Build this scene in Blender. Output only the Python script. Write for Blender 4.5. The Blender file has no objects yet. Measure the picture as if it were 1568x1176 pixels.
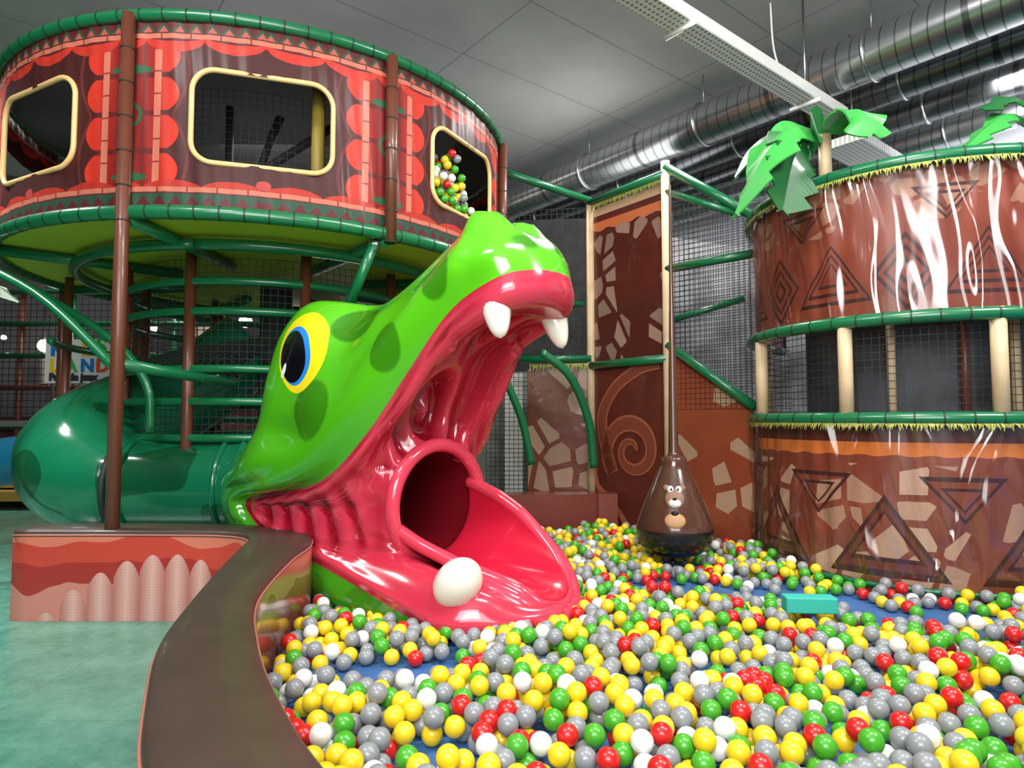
import bpy, math, random
import numpy as np
from mathutils import Vector, Matrix
random.seed(7); np.random.seed(7)
R_=math.radians
sc=bpy.context.scene
try: sc.view_settings.view_transform='Standard'
except Exception: pass

# ---------------------------------------------------------------- node DSL
class X:
    def __init__(s,nt,k): s.nt=nt; s.k=k
    def _m(s,op,b=None,c=None,rev=False):
        n=s.nt.nodes.new('ShaderNodeMath'); n.operation=op
        args=[s,b,c]
        if rev: args=[b,s,c]
        for i,a in enumerate(args):
            if a is None: continue
            if isinstance(a,X): s.nt.links.new(a.k,n.inputs[i])
            else: n.inputs[i].default_value=float(a)
        return X(s.nt,n.outputs[0])
    def __add__(s,b): return s._m('ADD',b)
    __radd__=__add__
    def __sub__(s,b): return s._m('SUBTRACT',b)
    def __rsub__(s,b): return s._m('SUBTRACT',b,rev=True)
    def __mul__(s,b): return s._m('MULTIPLY',b)
    __rmul__=__mul__
    def __truediv__(s,b): return s._m('DIVIDE',b)
    def __lt__(s,b): return s._m('LESS_THAN',b)
    def __gt__(s,b): return s._m('GREATER_THAN',b)
    def __and__(s,b): return s._m('MULTIPLY',b)
    def __or__(s,b): return s._m('MAXIMUM',b)
    def abs(s): return s._m('ABSOLUTE')
    def sin(s): return s._m('SINE')
    def fract(s): return s._m('FRACT')
    def floor(s): return s._m('FLOOR')
    def sqrt(s): return s._m('SQRT')
    def max(s,b): return s._m('MAXIMUM',b)
    def min(s,b): return s._m('MINIMUM',b)
    def clamp(s):
        r=s._m('ADD',0.0); r.k.node.use_clamp=True; return r
def band(v,a,b): return (v>a)&(v<b)

class Mat:
    def __init__(s,name,rough=.5,metal=0,coat=0,spec=.5):
        s.m=bpy.data.materials.new(name); s.m.use_nodes=True
        s.nt=s.m.node_tree; s.b=s.nt.nodes['Principled BSDF']
        s.b.inputs['Roughness'].default_value=rough
        s.b.inputs['Metallic'].default_value=metal
        s.b.inputs['Coat Weight'].default_value=coat
        s.b.inputs['Coat Roughness'].default_value=.06
        s.b.inputs['Specular IOR Level'].default_value=spec
        s._tc=None
    def tc(s,which='UV'):
        if s._tc is None: s._tc=s.nt.nodes.new('ShaderNodeTexCoord')
        return s._tc.outputs[which]
    def xyz(s,which='UV'):
        n=s.nt.nodes.new('ShaderNodeSeparateXYZ'); s.nt.links.new(s.tc(which),n.inputs[0])
        return [X(s.nt,o) for o in n.outputs]
    def vec(s,x,y,z=0):
        n=s.nt.nodes.new('ShaderNodeCombineXYZ')
        for i,a in enumerate((x,y,z)):
            if isinstance(a,X): s.nt.links.new(a.k,n.inputs[i])
            else: n.inputs[i].default_value=a
        return n.outputs[0]
    def mix(s,f,a,b):
        n=s.nt.nodes.new('ShaderNodeMix'); n.data_type='RGBA'
        if isinstance(f,X): s.nt.links.new(f.k,n.inputs[0])
        else: n.inputs[0].default_value=f
        for i,c in ((6,a),(7,b)):
            if isinstance(c,tuple): n.inputs[i].default_value=(c[0],c[1],c[2],1)
            else: s.nt.links.new(c,n.inputs[i])
        return n.outputs[2]
    def noise(s,vec,scale,detail=3,rough=.5):
        n=s.nt.nodes.new('ShaderNodeTexNoise'); n.inputs['Scale'].default_value=scale
        n.inputs['Detail'].default_value=detail; n.inputs['Roughness'].default_value=rough
        s.nt.links.new(vec,n.inputs['Vector']); return X(s.nt,n.outputs[0])
    def vor(s,vec,scale,feature='F1',rnd=1.0):
        n=s.nt.nodes.new('ShaderNodeTexVoronoi'); n.voronoi_dimensions='2D'; n.feature=feature
        n.inputs['Scale'].default_value=scale; n.inputs['Randomness'].default_value=rnd
        s.nt.links.new(vec,n.inputs['Vector']); return n
    def col(s,c):
        if isinstance(c,tuple): s.b.inputs['Base Color'].default_value=(c[0],c[1],c[2],1)
        else: s.nt.links.new(c,s.b.inputs['Base Color'])
        return s
    def bump(s,h,strength=.3,dist=.02):
        n=s.nt.nodes.new('ShaderNodeBump'); n.inputs['Strength'].default_value=strength
        n.inputs['Distance'].default_value=dist
        s.nt.links.new(h.k,n.inputs['Height']); s.nt.links.new(n.outputs[0],s.b.inputs['Normal'])
        s.nt.links.new(n.outputs[0],s.b.inputs['Coat Normal']); return s
    def stones(s,u,v,scale,thr,gap,stretch=1.0):
        vec=s.vec(u,v*stretch)
        d=X(s.nt,s.vor(vec,scale,'DISTANCE_TO_EDGE').outputs['Distance'])
        n=s.vor(vec,scale,'F1')
        sp=s.nt.nodes.new('ShaderNodeSeparateXYZ'); s.nt.links.new(n.outputs['Color'],sp.inputs[0])
        return (d>(gap+X(s.nt,sp.outputs[2])*gap*1.2))&(X(s.nt,sp.outputs[0])>thr), X(s.nt,sp.outputs[1])
def plain(name,c,rough=.5,metal=0,coat=0,noise=0,nscale=6):
    m=Mat(name,rough,metal,coat)
    if noise:
        n=m.noise(m.tc('Object'),nscale,4)
        m.col(m.mix(((n-.3)*2.2).clamp(),tuple(x*(1-noise) for x in c),tuple(min(1,x*(1+noise)) for x in c)))
    else: m.col(c)
    return m.m
def emis(name,c,st):
    m=Mat(name); m.b.inputs['Emission Color'].default_value=(*c,1); m.b.inputs['Emission Strength'].default_value=st
    m.col(c); return m.m
def film(name,refl=.10):
    m=bpy.data.materials.new(name); m.use_nodes=True; nt=m.node_tree
    for n in list(nt.nodes):
        if n.type!='OUTPUT_MATERIAL': nt.nodes.remove(n)
    out=[n for n in nt.nodes][0]
    t=nt.nodes.new('ShaderNodeBsdfTransparent'); g=nt.nodes.new('ShaderNodeBsdfGlossy'); g.inputs['Roughness'].default_value=.13
    lw=nt.nodes.new('ShaderNodeLayerWeight'); lw.inputs[0].default_value=.25
    ma=nt.nodes.new('ShaderNodeMath'); ma.operation='MULTIPLY_ADD'; ma.inputs[1].default_value=.35; ma.inputs[2].default_value=refl; ma.use_clamp=True
    nt.links.new(lw.outputs['Fresnel'],ma.inputs[0])
    mx=nt.nodes.new('ShaderNodeMixShader'); nt.links.new(ma.outputs[0],mx.inputs[0]); nt.links.new(t.outputs[0],mx.inputs[1]); nt.links.new(g.outputs[0],mx.inputs[2])
    nt.links.new(mx.outputs[0],out.inputs[0]); return m

# ---------------------------------------------------------------- mesh helpers
def link(o,parent=None):
    sc.collection.objects.link(o)
    if parent: o.parent=parent
    return o
def empty(name,loc=(0,0,0)):
    e=bpy.data.objects.new(name,None); e.empty_display_size=.1
    sc.collection.objects.link(e); return e
def mesh(name,V,F,mats,parent=None,smooth=True,uv=None,mi=None):
    me=bpy.data.meshes.new(name); me.from_pydata([tuple(map(float,v)) for v in V],[],F)
    if not isinstance(mats,(list,tuple)): mats=[mats]
    for m in mats: me.materials.append(m)
    if mi is not None: me.polygons.foreach_set('material_index',mi)
    me.polygons.foreach_set('use_smooth',[smooth]*len(me.polygons))
    if uv is not None:
        l=me.uv_layers.new(name='UV'); idx=np.zeros(len(me.loops),dtype=np.int32)
        me.loops.foreach_get('vertex_index',idx)
        l.data.foreach_set('uv',np.array(uv,dtype=np.float32)[idx].ravel())
    me.update(); o=bpy.data.objects.new(name,me); return link(o,parent)
def catmull(P,n=8,closed=False):
    P=np.array(P,float); N=len(P); out=[]
    rng=range(N) if closed else range(N-1)
    for i in rng:
        if closed: a,b,c,d=P[(i-1)%N],P[i],P[(i+1)%N],P[(i+2)%N]
        else:
            b,c=P[i],P[i+1]; a=P[i-1] if i>0 else 2*b-c; d=P[i+2] if i+2<N else 2*c-b
        for k in range(n):
            t=k/n
            out.append(.5*((2*b)+(-a+c)*t+(2*a-5*b+4*c-d)*t*t+(-a+3*b-3*c+d)*t**3))
    if not closed: out.append(P[-1])
    return np.array(out)
def resample(P,M):
    d=np.r_[0,np.cumsum(np.linalg.norm(np.diff(P,axis=0),axis=1))]
    t=np.linspace(0,d[-1],M); return np.stack([np.interp(t,d,P[:,k]) for k in range(P.shape[1])],1)
def tube(name,pts,r,mat,parent=None,seg=12,smooth=0,closed=False,caps=True):
    pts=np.array(pts,float)
    rr=np.full(len(pts),r,float) if np.isscalar(r) else np.array(r,float)
    if smooth:
        q=catmull(np.c_[pts,rr],smooth,closed); pts=q[:,:3]; rr=q[:,3]
    n=len(pts); V=[];F=[];UV=[]
    T=(np.roll(pts,-1,0)-np.roll(pts,1,0)) if closed else np.gradient(pts,axis=0)
    T/=np.linalg.norm(T,axis=1)[:,None]+1e-12
    up=np.array([0,0,1.]) if abs(T[0][2])<.9 else np.array([1.,0,0])
    nv=np.cross(T[0],up); nv/=np.linalg.norm(nv); L=0
    for i in range(n):
        nv=nv-T[i]*np.dot(nv,T[i]); nv/=np.linalg.norm(nv); bv=np.cross(T[i],nv)
        if i: L+=np.linalg.norm(pts[i]-pts[i-1])
        for k in range(seg):
            a=2*math.pi*k/seg; V.append(pts[i]+rr[i]*(math.cos(a)*nv+math.sin(a)*bv)); UV.append((L,k/seg))
    m=n if closed else n-1
    for i in range(m):
        j=(i+1)%n
        for k in range(seg):
            l=(k+1)%seg; F.append((i*seg+k,i*seg+l,j*seg+l,j*seg+k))
    if caps and not closed:
        F.append(tuple(range(seg))[::-1]); F.append(tuple((n-1)*seg+k for k in range(seg)))
    return mesh(name,V,F,mat,parent,uv=UV)
def box(name,c,s,mat,parent=None,rotz=0,bevel=0,smooth=False):
    x,y,z=[a/2 for a in s]
    V=[(i*x,j*y,k*z) for i in(-1,1) for j in(-1,1) for k in(-1,1)]
    F=[(0,1,3,2),(4,6,7,5),(0,4,5,1),(2,3,7,6),(0,2,6,4),(1,5,7,3)]
    o=mesh(name,V,F,mat,parent,smooth=False); o.location=c; o.rotation_euler=(0,0,rotz)
    if bevel:
        b=o.modifiers.new('b','BEVEL'); b.width=bevel; b.segments=3
    return o
def ell(name,c,r,mat,parent=None,rot=(0,0,0),seg=28):
    V=[];F=[];n=seg;m=seg//2
    for i in range(m+1):
        t=math.pi*i/m
        for k in range(n):
            a=2*math.pi*k/n; V.append((r[0]*math.sin(t)*math.cos(a),r[1]*math.sin(t)*math.sin(a),r[2]*math.cos(t)))
    for i in range(m):
        for k in range(n):
            l=(k+1)%n; F.append((i*n+k,(i+1)*n+k,(i+1)*n+l,i*n+l))
    o=mesh(name,V,F,mat,parent); o.location=c; o.rotation_euler=rot; return o
def lathe(name,prof,mat,parent=None,seg=40,loc=(0,0,0),mi=None):
    V=[];F=[];MI=[]
    for (r,z) in prof:
        for k in range(seg):
            a=2*math.pi*k/seg; V.append((r*math.cos(a),r*math.sin(a),z))
    for i in range(len(prof)-1):
        for k in range(seg):
            l=(k+1)%seg; F.append((i*seg+k,i*seg+l,(i+1)*seg+l,(i+1)*seg+k)); MI.append(mi[i] if mi else 0)
    o=mesh(name,V,F,mat,parent,mi=MI); o.location=loc; return o
def cyl(cx,cy,R,phi,z):
    p=R_(phi); return (cx+R*math.sin(p),cy-R*math.cos(p),z)
def curved(name,cx,cy,R,p0,p1,z0,z1,mat,parent,n=120,nz=2,hole=None,wave=None):
    V=[];F=[];UV=[]
    for i in range(n+1):
        ph=p0+(p1-p0)*i/n
        for k in range(nz+1):
            z=z0+(z1-z0)*k/nz; r=R+(wave(ph,z) if wave else 0)
            V.append(cyl(cx,cy,r,ph,z)); UV.append((ph,z))
    for i in range(n):
        for k in range(nz):
            if hole:
                pm=p0+(p1-p0)*(i+.5)/n; zm=z0+(z1-z0)*(k+.5)/nz
                if hole(pm,zm): continue
            a=i*(nz+1)+k; F.append((a,a+nz+1,a+nz+2,a+1))
    return mesh(name,V,F,mat,parent,uv=UV)
def arc(cx,cy,R,p0,p1,z,n=60): return [cyl(cx,cy,R,p0+(p1-p0)*i/n,z) for i in range(n+1)]
def net(name,f,w,h,mat,parent,sp=.055,t=.0035):
    V=[];F=[]
    def strip(P,d):
        base=len(V)
        for p in P:
            p=np.array(p); V.append(p-d); V.append(p+d)
        for i in range(len(P)-1):
            a=base+2*i; F.append((a,a+1,a+3,a+2))
    na=max(2,int(w/sp)); nb=max(2,int(h/sp)); m=10
    e=1e-3
    for i in range(na+1):
        a=w*i/na; dv=np.array(f(min(a+e,w),0))-np.array(f(max(a-e,0),0)); dv/=np.linalg.norm(dv)+1e-9
        strip([f(a,h*k/m) for k in range(m+1)],dv*t)
    for j in range(nb+1):
        b=h*j/nb; strip([f(w*k/24,b) for k in range(25)],np.array((0,0,t)))
    return mesh(name,V,F,mat,parent,smooth=False)
def panel(name,p0,p1,z0,z1a,z1b,mat,parent,th=.04):
    p0=np.array(p0,float);p1=np.array(p1,float); d=p1-p0; L=np.linalg.norm(d); d/=L; nrm=np.array((d[1],-d[0]))
    V=[];UV=[]
    for off in (0,-th):
        for (p,z,u) in ((p0,z0,0),(p1,z0,L),(p1,z1b,L),(p0,z1a,0)):
            q=p+nrm*off; V.append((q[0],q[1],z)); UV.append((u,z))
    F=[(0,1,2,3),(7,6,5,4),(0,4,5,1),(1,5,6,2),(2,6,7,3),(3,7,4,0)]
    return mesh(name,V,F,mat,parent,smooth=False,uv=UV)
def fringe(name,pts,mat,parent,ln=.07):
    V=[];F=[]; P=resample(np.array(pts,float),max(8,int(np.linalg.norm(np.diff(np.array(pts),axis=0),axis=1).sum()/.008)))
    T=np.gradient(P,axis=0); T/=np.linalg.norm(T,axis=1)[:,None]
    for p,t in zip(P,T):
        n=np.array((t[1],-t[0],0)); l=ln*random.uniform(.35,1.1); b=len(V)
        o=n*random.uniform(.0,.03)+t*random.uniform(-.02,.02)
        V+= [p-t*.007,p+t*.007,p+o+np.array((0,0,-l))]; F.append((b,b+1,b+2))
    return mesh(name,V,F,mat,parent,smooth=False)

# ---------------------------------------------------------------- materials
GREEN=plain('green_pipe_foam',(.006,.14,.05),.3,coat=.4)
BROWNP=plain('brown_post',(.13,.035,.018),.4,coat=.2)
TANP=plain('tan_post',(.62,.45,.27),.5,noise=.15)
BLACKNET=plain('black_net',(.012,.012,.013),.7)
DARK=plain('dark_interior',(.02,.02,.022),.7)
CREAM=plain('cream_trim',(.80,.5,.2),.4,coat=.2)
GRASS=plain('grass_fringe',(.36,.36,.07),.6,noise=.4,nscale=40)
TIE=plain('black_tie',(.01,.02,.015),.6)
LIMED=plain('lime_underside',(.60,.60,.035),.5)
STEEL=plain('steel_joint',(.5,.5,.5),.3,metal=1)

# ---------------------------------------------------------------- ROOM
DA=np.array((-.625,.781)); DB=np.array((.781,.625))
def RW(a,b,z): p=DA*a+DB*b; return (p[0],p[1],z)
m=Mat('sage_floor',.28); o_=m.tc('Object'); n1=m.noise(o_,1.1,6,.65); n2=m.noise(o_,14,5,.7)
x,y,z=m.xyz('Object'); seam=((x/1.0+.3).fract()<.006)|((y/1.0+.1).fract()<.006)
f=m.mix(((n1*.75+n2*.25-.38)*4).clamp(),(.045,.18,.125),(.15,.34,.255))
m.col(m.mix(seam*.5,f,(.03,.10,.07)))
m.nt.links.new((n2*.35+.10).k,m.b.inputs['Roughness']); m.bump(n2,.15,.01)
S=16
mesh('floor',[RW(-S,-S,0),RW(-S,S,0),RW(S,S,0),RW(S,-S,0)],[(0,1,2,3)],m.m,smooth=False)
m=Mat('ceiling_panels',.75); x,y,z=m.xyz('Object')
a=x*(-.625)+y*.781; b=x*.781+y*.625
ln=((a/1.25).fract()<.012)|((b/2.5+.3).fract()<.006)
nn=m.noise(m.tc('Object'),1.2,5)
m.col(m.mix(ln,m.mix(((nn-.3)*2).clamp(),(.40,.41,.39),(.50,.51,.49)),(.24,.24,.24)))
mesh('ceiling',[RW(-S,-S,5.65),RW(S,-S,5.65),RW(S,S,5.65),RW(-S,S,5.65)],[(0,1,2,3)],m.m,smooth=False)
WW=plain('white_wall',(.72,.73,.78),.7,noise=.06); DW=plain('dark_far_wall',(.035,.036,.04),.8,noise=.5,nscale=1)
def wall(name,a0,b0,a1,b1,mat):
    mesh(name,[RW(a0,b0,0),RW(a1,b1,0),RW(a1,b1,5.65),RW(a0,b0,5.65)],[(0,1,2,3)],mat,smooth=False)
wall('wall_right',-S,9.6,S,9.6,WW)
wall('wall_back',14.5,-S,14.5,9.6,DW)
wall('wall_left',-S,-13,14.5,-13,DW)

def ductmat(name,c):
    m=Mat(name,.28,metal=.97); u,v,_=m.xyz('UV')
    ph=(u/.14+v).fract(); rib=(ph<.1)
    big=((u/1.9).fract()<.03)
    n=m.noise(m.tc('Object'),3,3)
    m.col(m.mix(rib|big,m.mix(n,tuple(k*.7 for k in c),c),tuple(k*.35 for k in c)))
    m.bump(((ph-.05).abs()<.06)|big,.6,.02); return m.m
DM=ductmat('galvanised_steel',(.62,.64,.66)); DM2=ductmat('dull_steel',(.25,.26,.28))
def duct(off,z,r,a0,a1,mat=DM,nm='ventilation_duct'):
    p0=np.array((3.97,6.05))+DB*off
    P=[(*(p0+DA*t),z) for t in np.linspace(a0,a1,40)]
    e=empty(nm); tube('duct_body',P,r,mat,e,seg=32)
    for t in np.arange(a0+.5,a1,2.0):
        q=p0+DA*t; ring=[]
        for k in range(24):
            an=2*math.pi*k/24; ring.append((q[0]+DB[0]*math.cos(an)*(r+.01),q[1]+DB[1]*math.cos(an)*(r+.01),z+math.sin(an)*(r+.01)))
        tube('duct_collar',ring,.018,STEEL,e,seg=6,closed=True)
        tube('duct_hanger',[(q[0],q[1],z+r),(q[0],q[1],5.65)],.006,STEEL,e,seg=6)
duct(0,5.0,.25,-8,10.2); duct(.8,5.0,.19,-8,10.2,DM2); duct(1.45,4.9,.17,-8,10.2,DM2); duct(2.1,4.8,.19,-8,10.2)
# cable tray
m=Mat('perforated_tray',.5,metal=.3); u,v,_=m.xyz('Object')
ho=((u/.05).fract()<.5)&((v/.05).fract()<.5)
m.col(m.mix(ho,(.78,.79,.74),(.25,.25,.25))); TRAY=m.m
tr=empty('cable_tray'); ang=math.atan2(DB[1],DB[0]); zt=4.55
pa=np.array((1.515,5.32)); cpt=pa+DB*(-1.9)
box('tray_base',(*cpt,zt),(9,.22,.02),TRAY,tr,rotz=ang)
WM=plain('white_metal',(.8,.8,.78),.4)
for s_ in(-.11,.11):
    q=cpt+DA*s_; box('tray_side',(*q,zt+.05),(9,.01,.11),TRAY,tr,rotz=ang)
for t in(-2.5,-.15,1.9):
    q=pa+DB*t; tube('tray_rod',[(*q,zt),(*q,5.65)],.012,STEEL,tr,seg=6)
    q1=q+DA*.16;q2=q-DA*.16; tube('tray_bracket',[(*q1,zt-.03),(*q2,zt-.03)],.02,WM,tr,seg=8)
lt=empty('ceiling_light_fixture'); q=pa+DB*3.25
box('housing',(*q,zt-.20),(1.15,.46,.10),TRAY,lt,rotz=ang,bevel=.01)
for s_ in(-.3,.3):
    q3=q+DB*s_; tube('fixture_rod',[(*q3,zt-.16),(*q3,5.65)],.008,STEEL,lt,seg=6)
sd=empty('smoke_detector'); lathe('detector_body',[(0,0),(.05,0),(.06,.03),(.09,.05),(.09,.08),(0,.08)],plain('white_plastic',(.85,.85,.85),.3),sd,loc=(-.46,9.6,5.57))
w=empty('hanging_cable'); tube('cable',[(2.7,6.6,5.65),(2.72,6.6,5.2),(2.78,6.6,4.9),(2.72,6.58,4.8)],.01,plain('white_cable',(.8,.8,.8),.5),w,seg=6,smooth=6)

# ---------------------------------------------------------------- CROC HEAD
O=np.array((-.48,4.2)); ca=math.atan2(-.66,.75)
crocE=empty('crocodile_slide'); crocH=bpy.data.objects.new('head_group',None); link(crocH,crocE)
crocH.location=(O[0],O[1],0); crocH.rotation_euler=(0,0,ca)
neck=[(-2.05,-.42*math.sin(R_(15*j)),.76+.42*math.cos(R_(15*j))) for j in range(13)]
rim=[(.97,0,2.14),(.93,-.17,2.13),(.80,-.31,2.08),(.50,-.37,1.92),(.21,-.44,1.57),(-.05,-.52,1.22),(-.45,-.59,.92),
     (-1.30,-.62,.77),(-1.05,-.60,.52),(-.30,-.55,.37),(.30,-.52,.24),(.56,-.40,.15),(.80,0,.15)]
outm=[
 [(-1.45,0,1.3),(-1.1,0,1.62),(-.85,0,1.86),(-.45,0,1.98),(0,0,2.17),(.35,0,2.36),(.6,0,2.41),(.85,0,2.32)],
 [(-1.45,-.25,1.3),(-1.15,-.34,1.72),(-.90,-.37,2.09),(-.58,-.3,2.09),(-.3,-.22,2.05),(0,-.2,2.16),(.35,-.18,2.36),(.6,-.18,2.43),(.85,-.19,2.30)],
 [(-1.5,-.37,1.22),(-1.16,-.50,1.58),(-.95,-.55,1.90),(-.66,-.46,2.0),(-.35,-.38,1.93),(0,-.33,2.04),(.3,-.3,2.18),(.55,-.33,2.26),(.76,-.35,2.19)],
 [(-1.58,-.43,1.12),(-1.17,-.56,1.38),(-.98,-.63,1.63),(-.65,-.57,1.76),(-.25,-.47,1.82),(.15,-.42,1.93),(.4,-.41,1.99)],
 [(-1.64,-.48,1.02),(-1.22,-.60,1.2),(-.95,-.67,1.38),(-.6,-.62,1.5),(-.2,-.54,1.6),(.1,-.5,1.65)],
 [(-1.7,-.54,.93),(-1.32,-.64,1.02),(-1.0,-.70,1.12),(-.6,-.67,1.22),(-.2,-.6,1.3)],
 [(-1.75,-.58,.84),(-1.4,-.69,.87),(-1.05,-.72,.95),(-.65,-.68,1.0)],
 [(-1.8,-.56,.7),(-1.6,-.64,.74),(-1.4,-.67,.77)],
 [(-1.75,-.52,.5),(-1.4,-.62,.46),(-1.12,-.64,.48)],
 [(-1.7,-.42,.36),(-1.2,-.54,.28),(-.7,-.58,.24),(-.35,-.59,.28)],
 [(-1.6,-.3,.28),(-1,-.42,.2),(-.3,-.48,.16),(.15,-.53,.16)],
 [(-1.5,-.15,.22),(-.8,-.22,.17),(0,-.26,.14),(.42,-.35,.12)],
 [(-1.5,0,.2),(-.8,0,.15),(0,0,.13),(.6,0,.12)]]
HZ=.76
hole=[(0,-.34*math.sin(R_(15*j)),HZ+.34*math.cos(R_(15*j))) for j in range(13)]
linm=[
 [(.965,0,2.03),(.87,0,1.93),(.58,0,1.92),(.2,0,1.73),(-.12,0,1.45),(-.14,0,1.22)],
 [(.935,-.17,2.01),(.83,-.16,1.91),(.56,-.14,1.90),(.2,-.14,1.71),(-.1,-.14,1.43),(-.12,-.12,1.2)],
 [(.81,-.31,1.96),(.72,-.26,1.86),(.46,-.23,1.80),(.15,-.24,1.63),(-.08,-.25,1.38),(-.1,-.22,1.16)],
 [(.50,-.33,1.80),(.38,-.29,1.70),(.15,-.3,1.50),(-.05,-.32,1.3),(-.07,-.29,1.12)],
 [(.2,-.36,1.47),(.02,-.37,1.3),(-.08,-.36,1.13),(-.04,-.33,1.02)],
 [(-.04,-.46,1.14),(-.1,-.44,1.05),(-.1,-.4,.96)],
 [(-.4,-.53,.86),(-.25,-.47,.84),(-.08,-.38,.82)],
 [(-1.2,-.57,.73),(-.8,-.53,.72),(-.4,-.47,.71),(-.1,-.39,.7)],
 [(-.95,-.56,.56),(-.6,-.51,.58),(-.25,-.43,.6),(-.03,-.36,.6)],
 [(-.25,-.5,.46),(-.1,-.42,.5),(.04,-.33,.52)],
 [(.38,-.49,.36),(.32,-.38,.47),(.14,-.27,.48)],
 [(.70,-.42,.24),(.70,-.31,.385),(.40,-.22,.41)],
 [(.93,0,.21),(.90,0,.295),(.4,0,.335)]]
MO,ML,CS=70,60,10
def half(paths): 
    return paths+[[(p[0],-p[1],p[2]) for p in paths[j]] for j in range(11,0,-1)]
op=half([[neck[j]]+outm[j]+[rim[j]] for j in range(13)]); lp=half([[rim[j]]+linm[j]+[hole[j]] for j in range(13)])
def grid(paths,M):
    G=np.array([resample(catmull(p,12),M) for p in paths])
    return np.array([catmull(G[:,i,:],CS,closed=True) for i in range(M)])
GO=grid(op,MO); GL=grid(lp,ML)
G=np.concatenate([GO,GL[1:]],0)
for it in range(4):
    H=G.copy(); H[1:-1]=.5*G[1:-1]+.125*(G[2:]+G[:-2]+np.roll(G,1,1)[1:-1]+np.roll(G,-1,1)[1:-1]); G=H
def normals(G):
    dr=np.gradient(G,axis=0); dc=np.roll(G,-1,1)-np.roll(G,1,1)
    n=np.cross(dc,dr); n/=np.linalg.norm(n,axis=2)[:,:,None]+1e-9; return n
Nn=normals(G)
cen=G[20].mean(0)
if ((G[20]-cen)*Nn[20]).sum()<0: Nn=-Nn
def gs(c,r,sx=1,sy=1,sz=1):
    d=((G[:,:,0]-c[0])/sx)**2+((np.abs(G[:,:,1])-c[1])/sy)**2+((G[:,:,2]-c[2])/sz)**2
    return np.exp(-d/(r*r))
disp=np.zeros(G.shape[:2])
rows=np.arange(G.shape[0])[:,None]; isO=(rows<MO-2); isL=(rows>=MO+3)
disp=disp+isO*(.05*gs((-.70,.5,1.82),.2)-.05*gs((-.35,.42,1.80),.15)+.055*gs((-.95,.66,.98),.2,sx=1.8)-.045*gs((-.75,.66,1.22),.09,sx=2.5)+.03*gs((-.45,.64,1.42),.16))
disp=disp+isO*(.08*gs((.6,.17,2.42),.11)-.11*gs((.60,.18,2.47),.04))
disp=disp+.028*np.exp(-((rows-(MO-7))/4.5)**2)*(G[:,:,2]>.6)*(G[:,:,0]<.6)
s_,w_,z_=G[:,:,0],np.abs(G[:,:,1]),G[:,:,2]
rr=np.sqrt((w_/.15)**2+((z_-1.38)/.24)**2)
disp=disp+isL*(.05*np.cos(rr*5.2)*np.exp(-(rr/2.6)**2)*(s_<.45)*(z_>1.0))
disp=disp+isL*(.018*np.cos(w_*46)*np.clip((s_-.1)*4,0,1)*np.clip((.75-s_)*4,0,1)*(z_>1.4))
fade=np.clip((z_-.42)*7,0,1)*np.clip((.98-z_)*6,0,1)*np.clip((-.08-s_)*6,0,1)
disp=disp+isL*(.045*np.abs(np.sin((s_+.35*z_)*math.pi/.20))**.7*fade)
disp=disp+np.exp(-((rows-(MO+5))/4.0)**2)*.022
G=G+Nn*disp[:,:,None]
sw_=np.clip((G[:,:,0]-.1)/.5,0,1)*np.clip((.65-G[:,:,2])/.2,0,1)*(G[:,:,1]>0)
G[:,:,1]*=(1+.22*sw_)
G[:,:,2]=np.maximum(G[:,:,2],.135)
V=G.reshape(-1,3); nr,nc=G.shape[:2]; F=[];MI=[]
for i in range(nr-1):
    for k in range(nc):
        l=(k+1)%nc; F.append((i*nc+k,i*nc+l,(i+1)*nc+l,(i+1)*nc+k)); MI.append(0 if i<MO else 1)
m=Mat('croc_green',.16,coat=.9); oc=m.tc('Object'); x,y,z=m.xyz('Object'); ya=y.abs()
def sph(c,r):
    dx=(x-c[0])/r[0]; dy=(ya-c[1])/r[1]; dz=(z-c[2])/r[2]; return (dx*dx+dy*dy+dz*dz).sqrt()
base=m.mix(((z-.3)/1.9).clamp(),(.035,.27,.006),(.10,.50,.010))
spots=[((-.45,.64,1.36),(.17,.3,.2)),((-.32,.38,1.9),(.22,.2,.13)),((.10,.47,1.72),(.12,.2,.16)),((.42,.33,2.1),(.12,.2,.16)),
 ((.76,.12,2.24),(.16,.15,.10)),((-1.4,.55,1.1),(.22,.3,.17)),((-1.75,.5,.62),(.2,.3,.1)),((.05,.55,.27),(.22,.3,.09)),((-.55,.6,.3),(.2,.3,.08)),
 ((.3,.1,2.38),(.12,.1,.2)),((-1.3,.1,1.6),(.2,.2,.2))]
mk=None
for c,r in spots:
    d=((1.0-sph(c,r))*9).clamp(); mk=d if mk is None else mk.max(d)
c1=m.mix(mk*.85,base,(.03,.17,.004))
def e2(c,r,rot=0):
    cx_,sx_=math.cos(rot),math.sin(rot)
    u=(x-c[0])*cx_+(z-c[1])*sx_; v=(z-c[1])*cx_-(x-c[0])*sx_
    return ((u/r[0])*(u/r[0])+(v/r[1])*(v/r[1])).sqrt()
side=ya>.3
yel=(e2((-.655,1.74),(.20,.28),.35)<1)&side
blu=(e2((-.69,1.715),(.135,.205),.35)<1)&side
blk=(e2((-.71,1.71),(.12,.18),.35)<1)&side
wh=(e2((-.78,1.62),(.018,.05),-.3)<1)&side  # white highlight painted into the eye colour
c2=m.mix(yel,c1,(.9,.66,.01)); c2=m.mix(blu,c2,(.02,.22,.70)); c2=m.mix(blk,c2,(.004,.004,.006)); c2=m.mix(wh,c2,(.8,.85,.85))
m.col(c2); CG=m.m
m=Mat('croc_pink_mouth',.17,coat=.75,spec=.4)
pt=m.nt.nodes.new('ShaderNodeNewGeometry'); pn=X(m.nt,pt.outputs['Pointiness'])
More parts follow.
